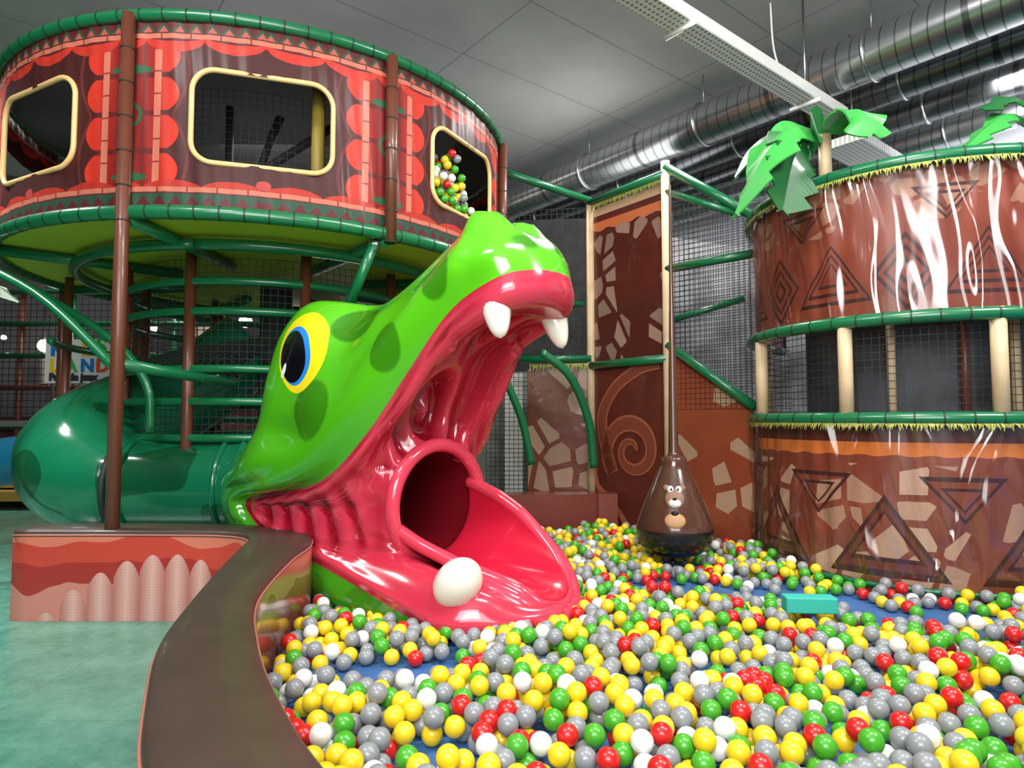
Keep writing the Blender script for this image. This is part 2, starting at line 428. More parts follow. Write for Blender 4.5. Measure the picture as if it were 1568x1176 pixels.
m.col(m.mix(((pn-.475)*18).clamp(),(.33,.004,.02),(.70,.05,.095))); CP=m.m  # darker red in the creases: fold shadow put into the colour
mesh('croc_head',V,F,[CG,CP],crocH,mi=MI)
RED=plain('slide_red_gelcoat',(.58,.012,.04),.2,coat=.6)
REDD=plain('tunnel_shade_red',(.20,.005,.012),.4,coat=.2)  # darkened slide red, tunnel shade put into the colour
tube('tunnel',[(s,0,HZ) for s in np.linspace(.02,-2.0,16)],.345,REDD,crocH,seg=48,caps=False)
ring=[(.02,-.37*math.sin(t),HZ+.01+.37*math.cos(t)) for t in np.linspace(0,2*math.pi,64,endpoint=False)]
tube('tunnel_lip',ring,.045,CP,crocH,seg=14,closed=True)
V=[];F=[];ns,na=44,30
for i in range(ns):
    t=i/(ns-1); s=-.03+t*.91
    cw=np.interp(s,[0,.8],[0.0,.13]); zb=np.interp(s,[0,.3,.7,.8,.88],[.42,.385,.325,.305,.27])
    rad=np.interp(s,[0,.4,.8,.88],[.345,.33,.32,.31])
    aR=np.interp(s,[0,.2,.37,.6,.8,.88],[112,104,92,66,42,26]); aL=np.interp(s,[0,.15,.36,.6,.8,.88],[74,62,50,44,38,26])
    for k in range(na):
        a=R_(-aL+(aR+aL)*k/(na-1)); 
        tip=max(0,(s-.6))/.28; ss=s-.16*tip**2*abs(math.sin(a))**1.5
        V.append((ss,cw+rad*math.sin(a),zb+rad*(1-math.cos(a))))
for i in range(ns-1):
    for k in range(na-1):
        a=i*na+k; F.append((a,a+na,a+na+1,a+1))
o=mesh('slide_trough',V,F,RED,crocH)
so=o.modifiers.new('s','SOLIDIFY'); so.thickness=.03; so.offset=1
VG=np.array(V).reshape(ns,na,3)
edge=[VG[i,0] for i in range(0,ns)]+[VG[-1,k] for k in range(1,na-1)]+[VG[i,-1] for i in range(ns-1,-1,-1)]
edge=resample(np.array(edge),110)
tube('slide_rim',edge+np.array((0,0,-.015)),.042,CP,crocH,seg=12)
ap=[VG[i,0]+np.array((.02,-.035,-.075)) for i in range(22,ns)]+[VG[-1,k]+np.array((.02,0,-.065)) for k in range(1,na-1)]+[VG[i,-1]+np.array((.02,.02,-.075)) for i in range(ns-1,26,-1)]
tube('slide_apron',resample(np.array(ap),60),.062,CP,crocH,seg=14)
TOOTH=plain('tooth_enamel',(.82,.77,.68),.2,coat=.7)
def tooth(name,p,q,r):
    p=np.array(p,float);q=np.array(q,float); P=[p+(q-p)*t for t in np.linspace(0,1,16)]
    rad=[r*(1-.30*t)*math.sqrt(max(0,1-t**3))+.002 for t in np.linspace(0,1,16)]
    return tube(name,P,rad,TOOTH,crocH,seg=20)
tooth('upper_tooth_near',(.74,-.25,1.95),(.80,-.275,1.735),.085)
tooth('upper_tooth_far',(.74,.25,1.95),(.80,.275,1.725),.083)
ell('lower_tooth',(.58,-.37,.43),(.12,.13,.15),TOOTH,crocH,rot=(R_(-12),R_(38),0))
m=Mat('slide_tube_green',.15,coat=.8)
nn=m.noise(m.tc('Object'),2.2,0); m.col(m.mix(nn>.62,(.007,.16,.07),(.005,.08,.03))); TG=m.m
tube('tube_straight',[(-1.75,5.3,.76),(-2.1,5.5,.75),(-2.6,5.56,.74),(-3.25,5.56,.75)],.39,TG,crocE,seg=40,smooth=8)
for xx in (-2.2,-2.35,-3.12,-3.22):
    rg=[(xx,5.55+.4*math.cos(t),.745+.4*math.sin(t)) for t in np.linspace(0,2*math.pi,40,endpoint=False)]
    tube('tube_flange',rg,.025,TG if xx>-3.2 else TIE,crocE,seg=8,closed=True)
tube('tube_elbow',[(-3.2,5.56,.76),(-3.45,5.58,.8),(-3.72,5.7,.92),(-3.8,6.0,1.1),(-3.6,6.4,1.35),(-3.2,6.8,1.7),(-2.8,7.0,2.1)],[.40,.46,.51,.51,.47,.42,.40],TG,crocE,seg=40,smooth=10)
bt=empty('blue_tube_slide'); tube('blue_tube',[(-4.1,6.9,1.0),(-4.6,6.85,.95),(-5.4,6.8,.85),(-7,6.8,.65)],.25,plain('blue_tube',(.01,.12,.22),.2,coat=.6),bt,seg=32,smooth=8)

# ---------------------------------------------------------------- ROUND TOWER (left)
TW=empty('round_play_tower'); cx,cy,R=-2.44,6.71,2.31; Z0,Z1=2.75,4.08
def inwin(ph,z,g=0):
    d=((ph-17.3+22.5)%45)-22.5; a=d*math.pi/180*R; hx,hz,rc=.47-g,.325-g,.15
    dx=abs(a)-(hx-rc); dz=abs(z-3.405)-(hz-rc)
    return (math.hypot(max(dx,0),max(dz,0))+min(max(dx,dz),0))<rc
m=Mat('tower_print_vinyl',.5,coat=.06,spec=.25); m.b.inputs['Coat Roughness'].default_value=.15; u,v,_=m.xyz('UV')
P_=1.814
t=(u+5.0)/45.0; xx=((t+.5).fract()-.5)*P_; ax=xx.abs(); zz=v-Z0
mar=(.055,.011,.010)
blob=((zz-.13)*(math.pi/.27)).sin().abs()
hw=blob.sqrt()*.14+.20
dk=m.mix(((ax-.10)/.22).clamp(),(.20,.010,.008),(.60,.032,.015))
c=m.mix(ax<hw,mar,m.mix((blob<.22),dk,(.11,.01,.01)))
swo=((ax-.30-((zz-.66)*5).sin().abs()*.10)).abs()<.012
c=m.mix(swo&(ax>hw),c,(.12,.02,.02))
c=m.mix((ax<.045)|band(ax,.085,.10),c,(.12,.015,.015))
eg=((ax/.085)*(ax/.085)+((zz-.66)/.09)*((zz-.66)/.09)).sqrt()
eg2=(((ax-.02)/.13)*((ax-.02)/.13)+((zz-.98)/.03)*((zz-.98)/.03)).sqrt(); eg3=((ax/.13)*(ax/.13)+((zz-.22)/.03)*((zz-.22)/.03)).sqrt()
c=m.mix(band(eg,.72,1.0)|(eg2<1)|(eg3<1),c,(.02,.09,.035))
st=band(ax,.165,.215)
c=m.mix(st,c,m.mix((zz/.16).fract()<.07,(.52,.15,.10),(.2,.03,.03)))
sw=((ax-.1)*(math.pi/.40)).sin().abs().sqrt()
top=zz>(1.19-sw*.085); c=m.mix(top,c,(.46,.028,.016)); c=m.mix(zz>(1.215-sw*.035),c,(.09,.01,.012))
bot=zz<(.14+sw*.06); c=m.mix(bot,c,(.40,.025,.015)); c=m.mix(zz<(.12+sw*.02),c,(.10,.01,.012))
c=m.mix(band(zz,1.20,1.235)|band(zz,.115,.15),c,m.mix((xx/.2).fract()<.06,(.48,.14,.09),(.2,.03,.03)))
zig=((xx/.11).fract()-.5).abs()*2
c=m.mix((zz>1.245)&((zz-1.245)<zig*.075),c,(.02,.06,.03))
c=m.mix(band(zz,1.245,1.33)&((zz-1.245)<zig*.075-.03),c,(.4,.08,.06))
c=m.mix((zz<.105)&(zz>(.02+zig*.07)),c,(.02,.06,.035))
c=m.mix(zz<.02,c,(.3,.03,.03))
ov=(((xx.abs()-P_/2).abs()/.05)*((xx.abs()-P_/2).abs()/.05)+((zz-.19)/.035)*((zz-.19)/.035)).sqrt()
c=m.mix(ov<1,c,(.4,.05,.04))
m.col(c); nb=m.noise(m.vec(u*.12,v*.5),2,2); m.bump(nb,.10,.05); TV=m.m
curved('drum_wall',cx,cy,R,-90,130,Z0,Z1,TV,TW,n=1100,nz=90,hole=lambda p,z:inwin(p,z,0),wave=lambda p,z:.003*math.sin(p*.9)+.002*math.sin(p*2.1+z*4))
curved('drum_wall_rear',cx,cy,R,130,270,Z0,Z1,plain('tower_rear_vinyl',(.16,.16,.155),.6),TW,n=60)
GR=plain('grey_interior',(.22,.22,.215),.6,noise=.6,nscale=2)
curved('inner_liner',cx,cy,1.9,80,280,Z0,Z1-.02,GR,TW,n=60)
RG=plain('roof_grey',(.16,.16,.16),.7)
V=[(cx,cy,Z1-.01)]+[cyl(cx,cy,R-.03,k*4,Z1-.01) for k in range(90)]
mesh('drum_roof',V,[(0,1+k,1+(k+1)%90) for k in range(90)],RG,TW,smooth=False)
V=[(cx,cy,Z0+.01)]+[cyl(cx,cy,R-.03,k*4,Z0+.01) for k in range(90)]
mesh('drum_deck',V,[(0,1+k,1+(k+1)%90) for k in range(90)],RG,TW,smooth=False)
for (a,b) in ((cyl(cx,cy,1.5,-20,2.8),cyl(cx,cy,1.5,40,3.9)),(cyl(cx,cy,1.3,20,3.9),cyl(cx,cy,1.4,5,2.8)),(cyl(cx,cy,1.3,-60,3.2),cyl(cx,cy,1.3,60,3.2)),(cyl(cx,cy,1.6,-60,3.9),cyl(cx,cy,1.6,-20,2.9)),(cyl(cx,cy,1.2,0,2.8),cyl(cx,cy,1.2,0,4.0))): tube('inner_frame',[a,b],.035,DARK,TW)
tube('inner_post_yellow',[cyl(cx,cy,2.0,28,2.76),cyl(cx,cy,2.0,28,4.0)],.05,plain('mustard_pad',(.35,.25,.04),.5),TW)
for wc in (17.3-45,17.3,17.3+45,17.3+90):
    pts=[];hx,hz,rc=.475,.33,.15
    for (sx,sz,a0) in((1,1,0),(-1,1,90),(-1,-1,180),(1,-1,270)):
        for k in range(9):
            a=R_(a0+90*k/8); aa=sx*(hx-rc)+rc*math.cos(a); z=3.405+sz*(hz-rc)+rc*math.sin(a)
            pts.append(cyl(cx,cy,R+.006,wc+math.degrees(aa/R),z))
    tube('window_trim',resample(np.array(pts+[pts[0]]),120)[:-1],.019,CREAM,TW,seg=10,closed=True)
    net('window_net',lambda a,b,wc=wc:cyl(cx,cy,R-.5,wc+math.degrees((a-.6)/(R-.5)),2.9+b),1.2,.95,BLACKNET,TW,.055,.0016)
for ph in(-95,-50,-5,40,85):
    zl=0 if ph in(-5,-50,-95) else Z0-.1
    tube('post',[cyl(cx,cy,R+.045,ph,zl),cyl(cx,cy,R+.045,ph,Z1+.02)],.045,BROWNP,TW,seg=16)
    for zc in np.arange(Z0-.1,Z1,.24):
        pc=cyl(cx,cy,R+.045,ph,zc); tube('tie',[(pc[0],pc[1],zc-.004),(pc[0],pc[1],zc+.004)],.049,TIE,TW,seg=14)
def rimpipe(Rr,z,r,p0,p1,E=TW,c=(cx,cy),ties=True,mat=GREEN):
    tube('rim_pipe',arc(c[0],c[1],Rr,p0,p1,z,110),r,mat,E,seg=14)
    if ties:
        V=[];F=[]; ph=p0
        st=math.degrees(.16/Rr)
        while ph<p1:
            b=len(V)
            cc_=np.array(cyl(c[0],c[1],Rr,ph,z)); rd=np.array((math.sin(R_(ph)),-math.cos(R_(ph)),0)); tg=np.array((math.cos(R_(ph)),math.sin(R_(ph)),0))
            for e in(-1,1):
                for k in range(12):
                    a=2*math.pi*k/12; V.append(cc_+tg*e*.005+(rd*math.cos(a)+np.array((0,0,1))*math.sin(a))*(r+.003))
            for k in range(12):
                l=(k+1)%12; F.append((b+k,b+l,b+12+l,b+12+k))
            ph+=st
        mesh('pipe_ties',V,F,TIE,E)
rimpipe(R+.01,Z1+.03,.042,-110,150); rimpipe(R+.01,Z0-.03,.05,-179,180)
V=[(cx,cy,Z0-.02)]+[cyl(cx,cy,R,k*4,Z0-.02) for k in range(90)]
mesh('drum_floor_underside',V,[(0,1+(k+1)%90,1+k) for k in range(90)],LIMED,TW,smooth=False)
rimpipe(1.75,Z0-.1,.045,0,360,ties=False)
for ph in range(-95,260,45):
    tube('radial_beam',[cyl(cx,cy,R,ph,Z0-.07),cyl(cx,cy,.9,ph,Z0-.07)],.045,GREEN,TW)
Ri=1.35
for zr in(2.45,2.2,1.72,1.45,1.15,.6): rimpipe(Ri,zr,.035,-180,180,ties=False)
for zr in(2.0,1.3): rimpipe(1.9,zr,.035,60,300,ties=False)
for ph in range(-170,190,40): 
    tube('inner_post',[cyl(cx,cy,Ri,ph,0),cyl(cx,cy,Ri,ph,Z0-.05)],.045,BROWNP,TW,seg=12)
for ph in range(70,300,30): 
    tube('rear_post',[cyl(cx,cy,1.95,ph,0),cyl(cx,cy,1.95,ph,Z0-.05)],.04,BROWNP,TW,seg=10)
net('core_net',lambda a,b:cyl(cx,cy,Ri-.03,-120+math.degrees(a/Ri),.3+b),240*math.pi/180*Ri,2.35,BLACKNET,TW,.06,.0025)
m=Mat('woven_deck_grey',.6); u,v,_=m.xyz('Object'); ch=((u/.06).fract()<.45)|((v/.06).fract()<.45)
m.col(m.mix(ch,(.03,.03,.03),(.26,.26,.25))); WD_=m.m
V=[];F=[]
for i in range(121):
    a=-160+i*6.0; z=.35+i*.0185
    V+=[cyl(cx,cy,.35,a,z),cyl(cx,cy,1.25,a,z)]
for i in range(120): F.append((2*i,2*i+1,2*i+3,2*i+2))
mesh('spiral_ramp',V,F,WD_,TW)
tube('core_column',[(cx,cy,0),(cx,cy,2.7)],.16,plain('core_pad',(.03,.045,.035),.6),TW,seg=20)
for k in range(6): box('rear_platform',(cx+[-1.4,.9,-.2,1.3,-1.0,.4][k],cy+1.9+.15*k,[.7,1.0,1.5,1.9,2.15,2.4][k]),(1.3,.7,.08),WD_ if k%2 else plain('platform_pad',(.02,.09,.04),.5),TW,rotz=.3*k)
for k in range(7): box('padded_panel',(cx+[-2.2,-1.5,-.6,.3,1.1,1.8,2.2][k],cy+2.7,[.9,1.9,.6,1.6,1.0,1.9,.8][k]),(.7,.06,.5),plain('pad_%d'%k,[(.12,.03,.02),(.03,.12,.05),(.2,.2,.19),(.3,.07,.05),(.03,.12,.05),(.15,.15,.15),(.12,.03,.02)][k],.5,noise=.3),TW)
tube('brace',[(-4.6,5.2,2.68),(-3.6,4.9,2.25),(-2.7,4.5,1.62)],.035,GREEN,TW,smooth=6)
tube('brace',[(-4.1,5.4,2.45),(-3.3,5.3,1.98),(-2.95,5.25,1.6),(-2.9,5.25,1.2)],.035,GREEN,TW,smooth=6)
tube('brace',[cyl(cx,cy,R+.04,-5,1.68),(-2.3,5.36,1.6)],.04,GREEN,TW)
tube('brace',[cyl(cx,cy,R-.05,38,2.66),(-1.25,5.0,2.2)],.04,GREEN,TW)
tube('brace_joint',[cyl(cx,cy,R-.05,38,2.67),(-1.07,4.95,2.6)],.045,STEEL,TW)
PAL=[(.82,.58,.015),(.25,.265,.28),(.06,.36,.02),(.60,.012,.012),(.78,.78,.75)]
BM=[plain('ball_'+n,c,.28,coat=.2) for n,c in zip(('yellow','grey','green','red','white'),PAL)]
def balls(name,C,r,hi,cols,parent=None):
    Vs=[];Fs=[];Ms=[];off=0
    def unit(n,m):
        v=[(0,0,1)]
        for i in range(1,m):
            for k in range(n):
                t=math.pi*i/m;a=2*math.pi*k/n; v.append((math.sin(t)*math.cos(a),math.sin(t)*math.sin(a),math.cos(t)))
        v.append((0,0,-1)); f=[]
        for k in range(n): 
            l=(k+1)%n; f.append((0,1+k,1+l))
            f.append((len(v)-1,1+(m-2)*n+l,1+(m-2)*n+k))
        q=[]
        for i in range(m-2):
            for k in range(n):
                l=(k+1)%n; q.append((1+i*n+k,1+(i+1)*n+k,1+(i+1)*n+l,1+i*n+l))
        return np.array(v),f,q
    UH=unit(24,14); UL=unit(14,9)
    for c,h,cl in zip(C,hi,cols):
        v,tf,qf=UH if h else UL
        Vs.append(v*r+c)
        Fs+= [(a+off,b+off,d+off) for a,b,d in tf]+[(a+off,b+off,d+off,e+off) for a,b,d,e in qf]
        Ms+= [cl]*(len(tf)+len(qf)); off+=len(v)
    return mesh(name,np.concatenate(Vs),Fs,BM,parent,mi=Ms)
C=[]
for _ in range(14000):
    ph=random.uniform(48,72); rr_=random.uniform(1.95,2.24); z=random.uniform(2.8,3.66)
    if z>3.66-abs(ph-60)*.055: continue
    p=np.array(cyl(cx,cy,rr_,ph,z))
    if all(np.sum((p-q)**2)>.0049 for q in C): C.append(p)
balls('ball_heap',np.array(C),.037,[False]*len(C),np.random.choice(5,len(C),p=[.35,.25,.2,.08,.12]),TW)

# ---------------------------------------------------------------- PIT WALL
outr=catmull([(-3.25,4.3),(-2.3,4.3),(-1.85,4.26),(-1.64,4.1),(-1.56,3.78),(-1.44,3.25),(-1.29,2.65),(-1.155,2.18),(-.97,1.77),(-.764,1.395),(-.5,1.1),(-.2,.8)],10)
innr=catmull([(-3.25,4.62),(-2.3,4.62),(-1.75,4.55),(-1.35,4.3),(-1.2,3.95),(-1.17,3.5),(-1.05,2.745),(-.83,2.18),(-.616,1.77),(-.375,1.395),(-.1,1.1),(.2,.85)],10)
V=[];F=[];UV=[];MI=[];HT=.58;L=0
prof=[(0,0),(0,HT-.04),(.012,HT-.012),(.05,HT),(.5,HT+.008),(.95,HT),(.988,HT-.012),(1,HT-.04),(1,.1)]
for i,(a,b) in enumerate(zip(outr,innr)):
    if i: L+=np.linalg.norm((a-outr[i-1]+b-innr[i-1])/2)
    for (t,z) in prof: 
        p=a+(b-a)*t; V.append((p[0],p[1],z)); UV.append((L,z if t<.5 else z+2))
np_=len(prof)
for i in range(len(outr)-1):
    for k in range(np_-1):
        F.append((i*np_+k,(i+1)*np_+k,(i+1)*np_+k+1,i*np_+k+1)); MI.append(0 if k<1 else (2 if k==np_-2 else 1))
F.append(tuple(range(np_))); MI.append(0)
m=Mat('canyon_mural_vinyl',.35,coat=.3); u,v,_=m.xyz('UV')
n1=m.noise(m.vec(u,0),1.8,1); n2=m.noise(m.vec(u,5),2.4,1); n3=m.noise(m.vec(u,9),3.0,1)
c=m.mix(v<(n1*.35+.33),(.60,.17,.11),(.50,.055,.035)); c=m.mix(v<(n2*.35+.20),c,(.34,.028,.022)); c=m.mix(v<(n3*.4+.04),c,(.55,.20,.16))
cw_=.17; cf=((u+.02)/cw_).fract()-.5; ci=((u+.02)/cw_).floor()*cw_
env=.43-(ci-.95)*(ci-.95)*.62
colm=v<(env-cf*cf*.42)
gridl=(((u/.018).fract()<.16)|((v/.018).fract()<.16))
pk=m.mix((cf.abs()*2).clamp(),(.68,.40,.35),(.42,.14,.12)); pk=m.mix(gridl*.35,pk,(.36,.12,.11))
c=m.mix(colm&band(u,.15,1.51),c,pk)
m.col(c); MUR=m.m
m=Mat('brown_leatherette',.48,coat=.10); oc=m.tc('Object'); nb=m.noise(oc,60,2); nl=m.noise(oc,5,3); u,v,_=m.xyz('UV')
wr=m.noise(m.vec(u*2.2,0),2,1)
m.col(m.mix(nl,(.036,.022,.015),(.068,.042,.030))); m.bump(nb*.12+nl*.6+wr*.6,.22,.02); BL=m.m
m=Mat('pit_side_vinyl',.2,coat=.6); u,v,_=m.xyz('UV'); n1=m.noise(m.vec(u,v),3,2)
m.col(m.mix((v-2)>(n1*.3+.28),(.22,.07,.04),(.42,.22,.12))); PSV=m.m
PW=empty('padded_pit_wall')
mesh('padding',V,F,[MUR,BL,PSV],PW,uv=UV,mi=MI)
RP=plain('red_piping',(.45,.16,.12),.4)
tube('piping',[(p[0],p[1],HT-.03) for p in outr],.006,RP,PW,seg=6); tube('piping_inner',[(p[0],p[1],HT-.03) for p in innr],.006,RP,PW,seg=6)
# pit mat
PM=plain('blue_pit_mat',(.04,.13,.34),.55,noise=.25,nscale=5)
ZF=.13
inn=innr[30:]
poly=[(p[0],p[1]) for p in inn[::-1]]+[(-1.35,6.4),(.2,6.7),(.85,6.7),(1.45,6.2),(2.0,5.7),(2.1,5.2),(2.6,4.35),(3.3,4.1),(4.0,4.3),(5.5,4.5),(5.5,.85)]
V=[(p[0],p[1],ZF) for p in poly]+[(p[0],p[1],0) for p in poly]; n=len(poly)
mesh('ball_pit_mat',V,[tuple(range(n))]+[(i,(i+1)%n,n+(i+1)%n,n+i) for i in range(n)],PM,None,smooth=False)

# ---------------------------------------------------------------- RIGHT TOWER
KX,KY,KR=3.29,5.34,1.2
KT=empty('jungle_lookout_tower')
def foldwave(p,z): return .006*math.sin(p*.55+math.sin(p*.21)*2)
rs=np.random.RandomState(3); fp=[(rs.uniform(-150,60),rs.uniform(1.0,2.6),rs.uniform(.008,.022),rs.uniform(-4,4)) for _ in range(38)]
rs2=np.random.RandomState(11); fp2=[(rs2.uniform(-150,60),rs2.uniform(1.2,2.8),rs2.uniform(.012,.026),rs2.uniform(-9,9)) for _ in range(44)]
def filmwave(zc,fl,k):
    def f(p,z):
        s=0.0
        for (c_,w_,a_,sl) in fl:
            d=(p-c_-(z-zc)*sl*2-1.0*math.sin(z*7+c_))/w_
            if abs(d)<3: s+=a_*math.exp(-d*d)
        return s+.004*math.sin(p*.8+z*3)+.003*k*math.sin(z*13+p*.5)
    return f
def tri(x,z,z0,h,k): return (z0-z).max(x.abs()*k+(z-z0)-h)
m=Mat('lookout_upper_vinyl',.4,coat=.05); u,v,_=m.xyz('UV'); X_=u*(math.pi/180*KR)
n1=m.noise(m.vec(X_,v),2.5,3)
c=m.mix(((n1-.3)*2.5).clamp(),(.17,.028,.015),(.29,.055,.026))
mk_,rn=m.stones(X_,v,6.5,.35,.06); 
c=m.mix(mk_&(v>(n1*.9+2.22)),c,(.36,.16,.10))
xa=((X_/.95+.22).fract()-.5)*.95
d=(xa.abs()/.2+(v-2.30).abs()/.27)
ln=band(d,.85,1.0)|band(d,.55,.68)|band(d,.2,.36)
xb=((X_/.95+.72).fract()-.5)*.95
t1=tri(xb,v,2.12,.44,1.6); ln=ln|band(t1,-.028,0)|band(t1,-.09,-.065)|band(t1,-.15,-.13)
xc=((X_/.95+.97).fract()-.5)*.95; vv=2.86-v; t2=tri(xc,vv,.0,.24,1.2); ln=ln|band(t2,-.024,0)|band(t2,-.07,-.05)
c=m.mix(ln,c,(.05,.010,.009)); m.col(c); UPV=m.m
curved('upper_panel',KX,KY,KR,-150,60,1.99,3.0,UPV,KT,n=260,nz=8,wave=foldwave)
m=Mat('lookout_lower_vinyl',.4,coat=.05); u,v,_=m.xyz('UV'); X_=u*(math.pi/180*KR)
n1=m.noise(m.vec(X_,v),2.5,3)
c=m.mix(((n1-.3)*2.5).clamp(),(.17,.034,.019),(.27,.06,.03))
mk_,rn=m.stones(X_,v,5.2,.52,.07); c=m.mix(mk_&(v<1.0),c,m.mix(rn,(.40,.21,.13),(.60,.38,.27)))
xa=((X_/.9+.45).fract()-.5)*.9; t1=tri(xa,v,.25,.55,1.5); l2=band(t1,-.045,0)|band(t1,-.13,-.10)
c=m.mix((t1<0)&(t1>-.13),c,(.15,.03,.018)); 
xb=((X_/.9+.95).fract()-.5)*.9; t2=tri(xb,1.35-v,.42,.3,1.2); l2=l2|band(t2,-.03,0)|band(t2,-.09,-.07)
c=m.mix(l2,c,(.05,.010,.009))
c=m.mix(v>(((X_*30).sin()*.006)+1.06),c,(.68,.18,.035)); c=m.mix(v>1.15,c,(.09,.018,.014)); c=m.mix(v>1.19,c,(.06,.014,.012))
m.col(c); LOV=m.m
curved('lower_panel',KX,KY,KR,-150,60,.1,1.29,LOV,KT,n=260,nz=8,wave=foldwave)
FM=film('clear_plastic_film',.09)
curved('film_upper',KX,KY,KR+.035,-150,60,2.0,3.0,FM,KT,n=700,nz=30,wave=filmwave(2.5,fp,1))
curved('film_lower',KX,KY,KR+.035,-150,60,.2,1.28,FM,KT,n=700,nz=40,wave=filmwave(.7,fp2,2))
for zz_ in(3.03,1.98,1.31,.2 ): rimpipe(KR+.04,zz_,.045 if zz_>1 else .02,-150,60,KT,(KX,KY))
fringe('grass_top',arc(KX,KY,KR+.07,-150,60,3.0),GRASS,KT,.06)
fringe('grass_sill',arc(KX,KY,KR+.07,-150,60,1.28),GRASS,KT,.055)
for ph in(-135,-93,-51,-9,33):
    tube('post',[cyl(KX,KY,KR+.02,ph,1.25),cyl(KX,KY,KR+.02,ph,2.02)],.048,TANP,KT,seg=16)
net('opening_net',lambda a,b:cyl(KX,KY,KR-.05,-150+math.degrees(a/KR),1.31+b),210*math.pi/180*KR,.66,BLACKNET,KT,.05,.0028)
curved('interior_dark',KX,KY,.8,-170,90,.2,2.7,plain('interior_grey',(.08,.083,.095),.6,noise=.6,nscale=3),KT,n=50)
for ph in(-60,-40,-12,10): tube('inner_post',[cyl(KX,KY,.9,ph,1.1),cyl(KX,KY,.9,ph,2.2)],.03,TANP if ph in(-40,10) else BROWNP,KT)
V=[(KX,KY,1.2)]+[cyl(KX,KY,KR-.03,k*10,1.2) for k in range(36)]
mesh('deck',V,[(0,1+(k+1)%36,1+k) for k in range(36)],DARK,KT,smooth=False)

# ---------------------------------------------------------------- BACK STRUCTURE
BS=empty('climbing_structure')
A=(.88,7.28);B=(1.52,6.4);Cc=(2.14,5.8)
def stonemat(name,base,st,thr=.45,scale=4.2,orange=None,gap=.06):
    m=Mat(name,.3,coat=.4); u,v,_=m.xyz('UV'); n1=m.noise(m.vec(u,v),2,3)
    c=m.mix(((n1-.3)*2.5).clamp(),tuple(k*.75 for k in base),base)
    mk_,rn=m.stones(u,v,scale,thr,gap,.85); c=m.mix(mk_,c,m.mix(rn,tuple(k*.7 for k in st),st))
    if orange:
        c=m.mix(v>(((u*28).sin()*.012)+orange),c,(.60,.16,.06)); c=m.mix(v>orange+.10,c,(.10,.02,.015)); c=m.mix(v>orange+.17,c,(.55,.35,.22))
    m.col(c); m.bump(n1,.3,.06); return m.m
SM1=stonemat('stone_print_dark',(.10,.020,.014),(.36,.22,.17),.35,4.8,orange=3.40,gap=.09)
SM2=stonemat('stone_print_brown',(.28,.056,.025),(.50,.30,.2),.70,4.8,gap=.07)
SM3=stonemat('stone_print_mid',(.17,.038,.022),(.42,.26,.18),.40,4.2,gap=.08)
panel('panel_upper',A,B,1.93,3.66,3.66,SM1,BS)
panel('panel_lower',A,B,.17,1.88,1.88,plain('swirl_ground',(.12,.022,.015),.35,coat=.4,noise=.2),BS)
panel('panel_slope',B,Cc,.17,2.0,1.38,SM2,BS)
panel('panel_left',(.18,7.4),A,.5,1.88,1.9,SM3,BS)
panel('low_wall',(-.05,6.85),(.95,6.9),.17,.52,.52,plain('low_wall_vinyl',(.17,.03,.02),.35,coat=.3),BS,th=.3)
box('step_box',(1.0,6.95,.35),(.2,.2,.36),plain('step_vinyl',(.2,.045,.03),.4),BS)
tube('tan_post',[(A[0],A[1]-.03,.17),(A[0],A[1]-.03,3.72)],.045,TANP,BS)
tube('tan_post',[(B[0],B[1]-.05,.17),(B[0],B[1]-.05,3.86)],.045,TANP,BS)
def P3(p,z,o=-.06): return (p[0],p[1]+o,z)
tube('pipe',[P3(A,3.74),P3(B,3.74)],.04,GREEN,BS); tube('pipe',[P3(A,1.9),P3(B,1.9)],.045,GREEN,BS)
fringe('grass',[(*P3(A,3.7)[:2],3.70),(*P3(B,3.7)[:2],3.70)],GRASS,BS,.1)
fringe('grass_low',[(.2,7.34,1.93),(.86,7.22,1.93)],GRASS,BS,.1)
tube('pipe',[P3(B,3.8),(2.2,5.75,3.1)],.045,GREEN,BS); tube('pipe',[P3(B,3.55),(2.05,5.9,3.2)],.035,GREEN,BS)
tube('pipe',[P3(B,2.78),P3(Cc,2.78)],.04,GREEN,BS); tube('pipe',[P3(B,2.03),P3(Cc,1.41)],.045,GREEN,BS)
tube('pipe',[P3((1.55,6.4),2.3,.3),P3((2.3,6.1),2.5,.3)],.035,GREEN,BS)
tube('pipe',[(-.15,6.72,3.92),P3(A,3.76)],.04,GREEN,BS); tube('pipe',[(.1,7.3,1.98),P3(A,1.98)],.04,GREEN,BS)
tube('pipe',[(.3,6.7,2.0),(.6,6.75,1.75),(.8,6.85,1.3),(.86,6.9,.8)],.045,GREEN,BS,smooth=8)
tube('pipe',[(-.08,6.6,1.75),(.1,6.65,1.3),(.2,6.7,.85)],.04,GREEN,BS,smooth=8)
tube('pipe',[(-.1,6.9,2.6),(.8,7.3,2.6)],.03,GREEN,BS)
def flatnet(nm,p,q,z0,z1,sp=.06,off=0):
    p=np.array(p,float);q=np.array(q,float);L=np.linalg.norm(q-p);d=(q-p)/L
    net(nm,lambda a,b:(p[0]+d[0]*a,p[1]+d[1]*a+off,z0+b),L,z1-z0,BLACKNET,BS,sp,.003)
flatnet('side_net',B,Cc,1.4,3.5,.05); flatnet('side_net_rear',(1.6,7.0),(2.6,6.3),1.0,3.6,.055)
flatnet('rear_net',(-.1,7.4),A,1.9,3.7,.06); flatnet('lower_net',(-.3,7.6),(.4,7.6),.3,1.9,.05)
GW=plain('grey_net_backdrop',(.28,.285,.30),.8,noise=.6,nscale=3)
panel('backdrop_right',(1.55,7.6),(3.3,6.8),.1,3.5,3.0,GW,BS)
panel('backdrop_mid',(-1.2,8.6),(1.6,8.2),.0,3.9,3.9,plain('dark_backdrop',(.02,.021,.022),.8,noise=.5),BS)
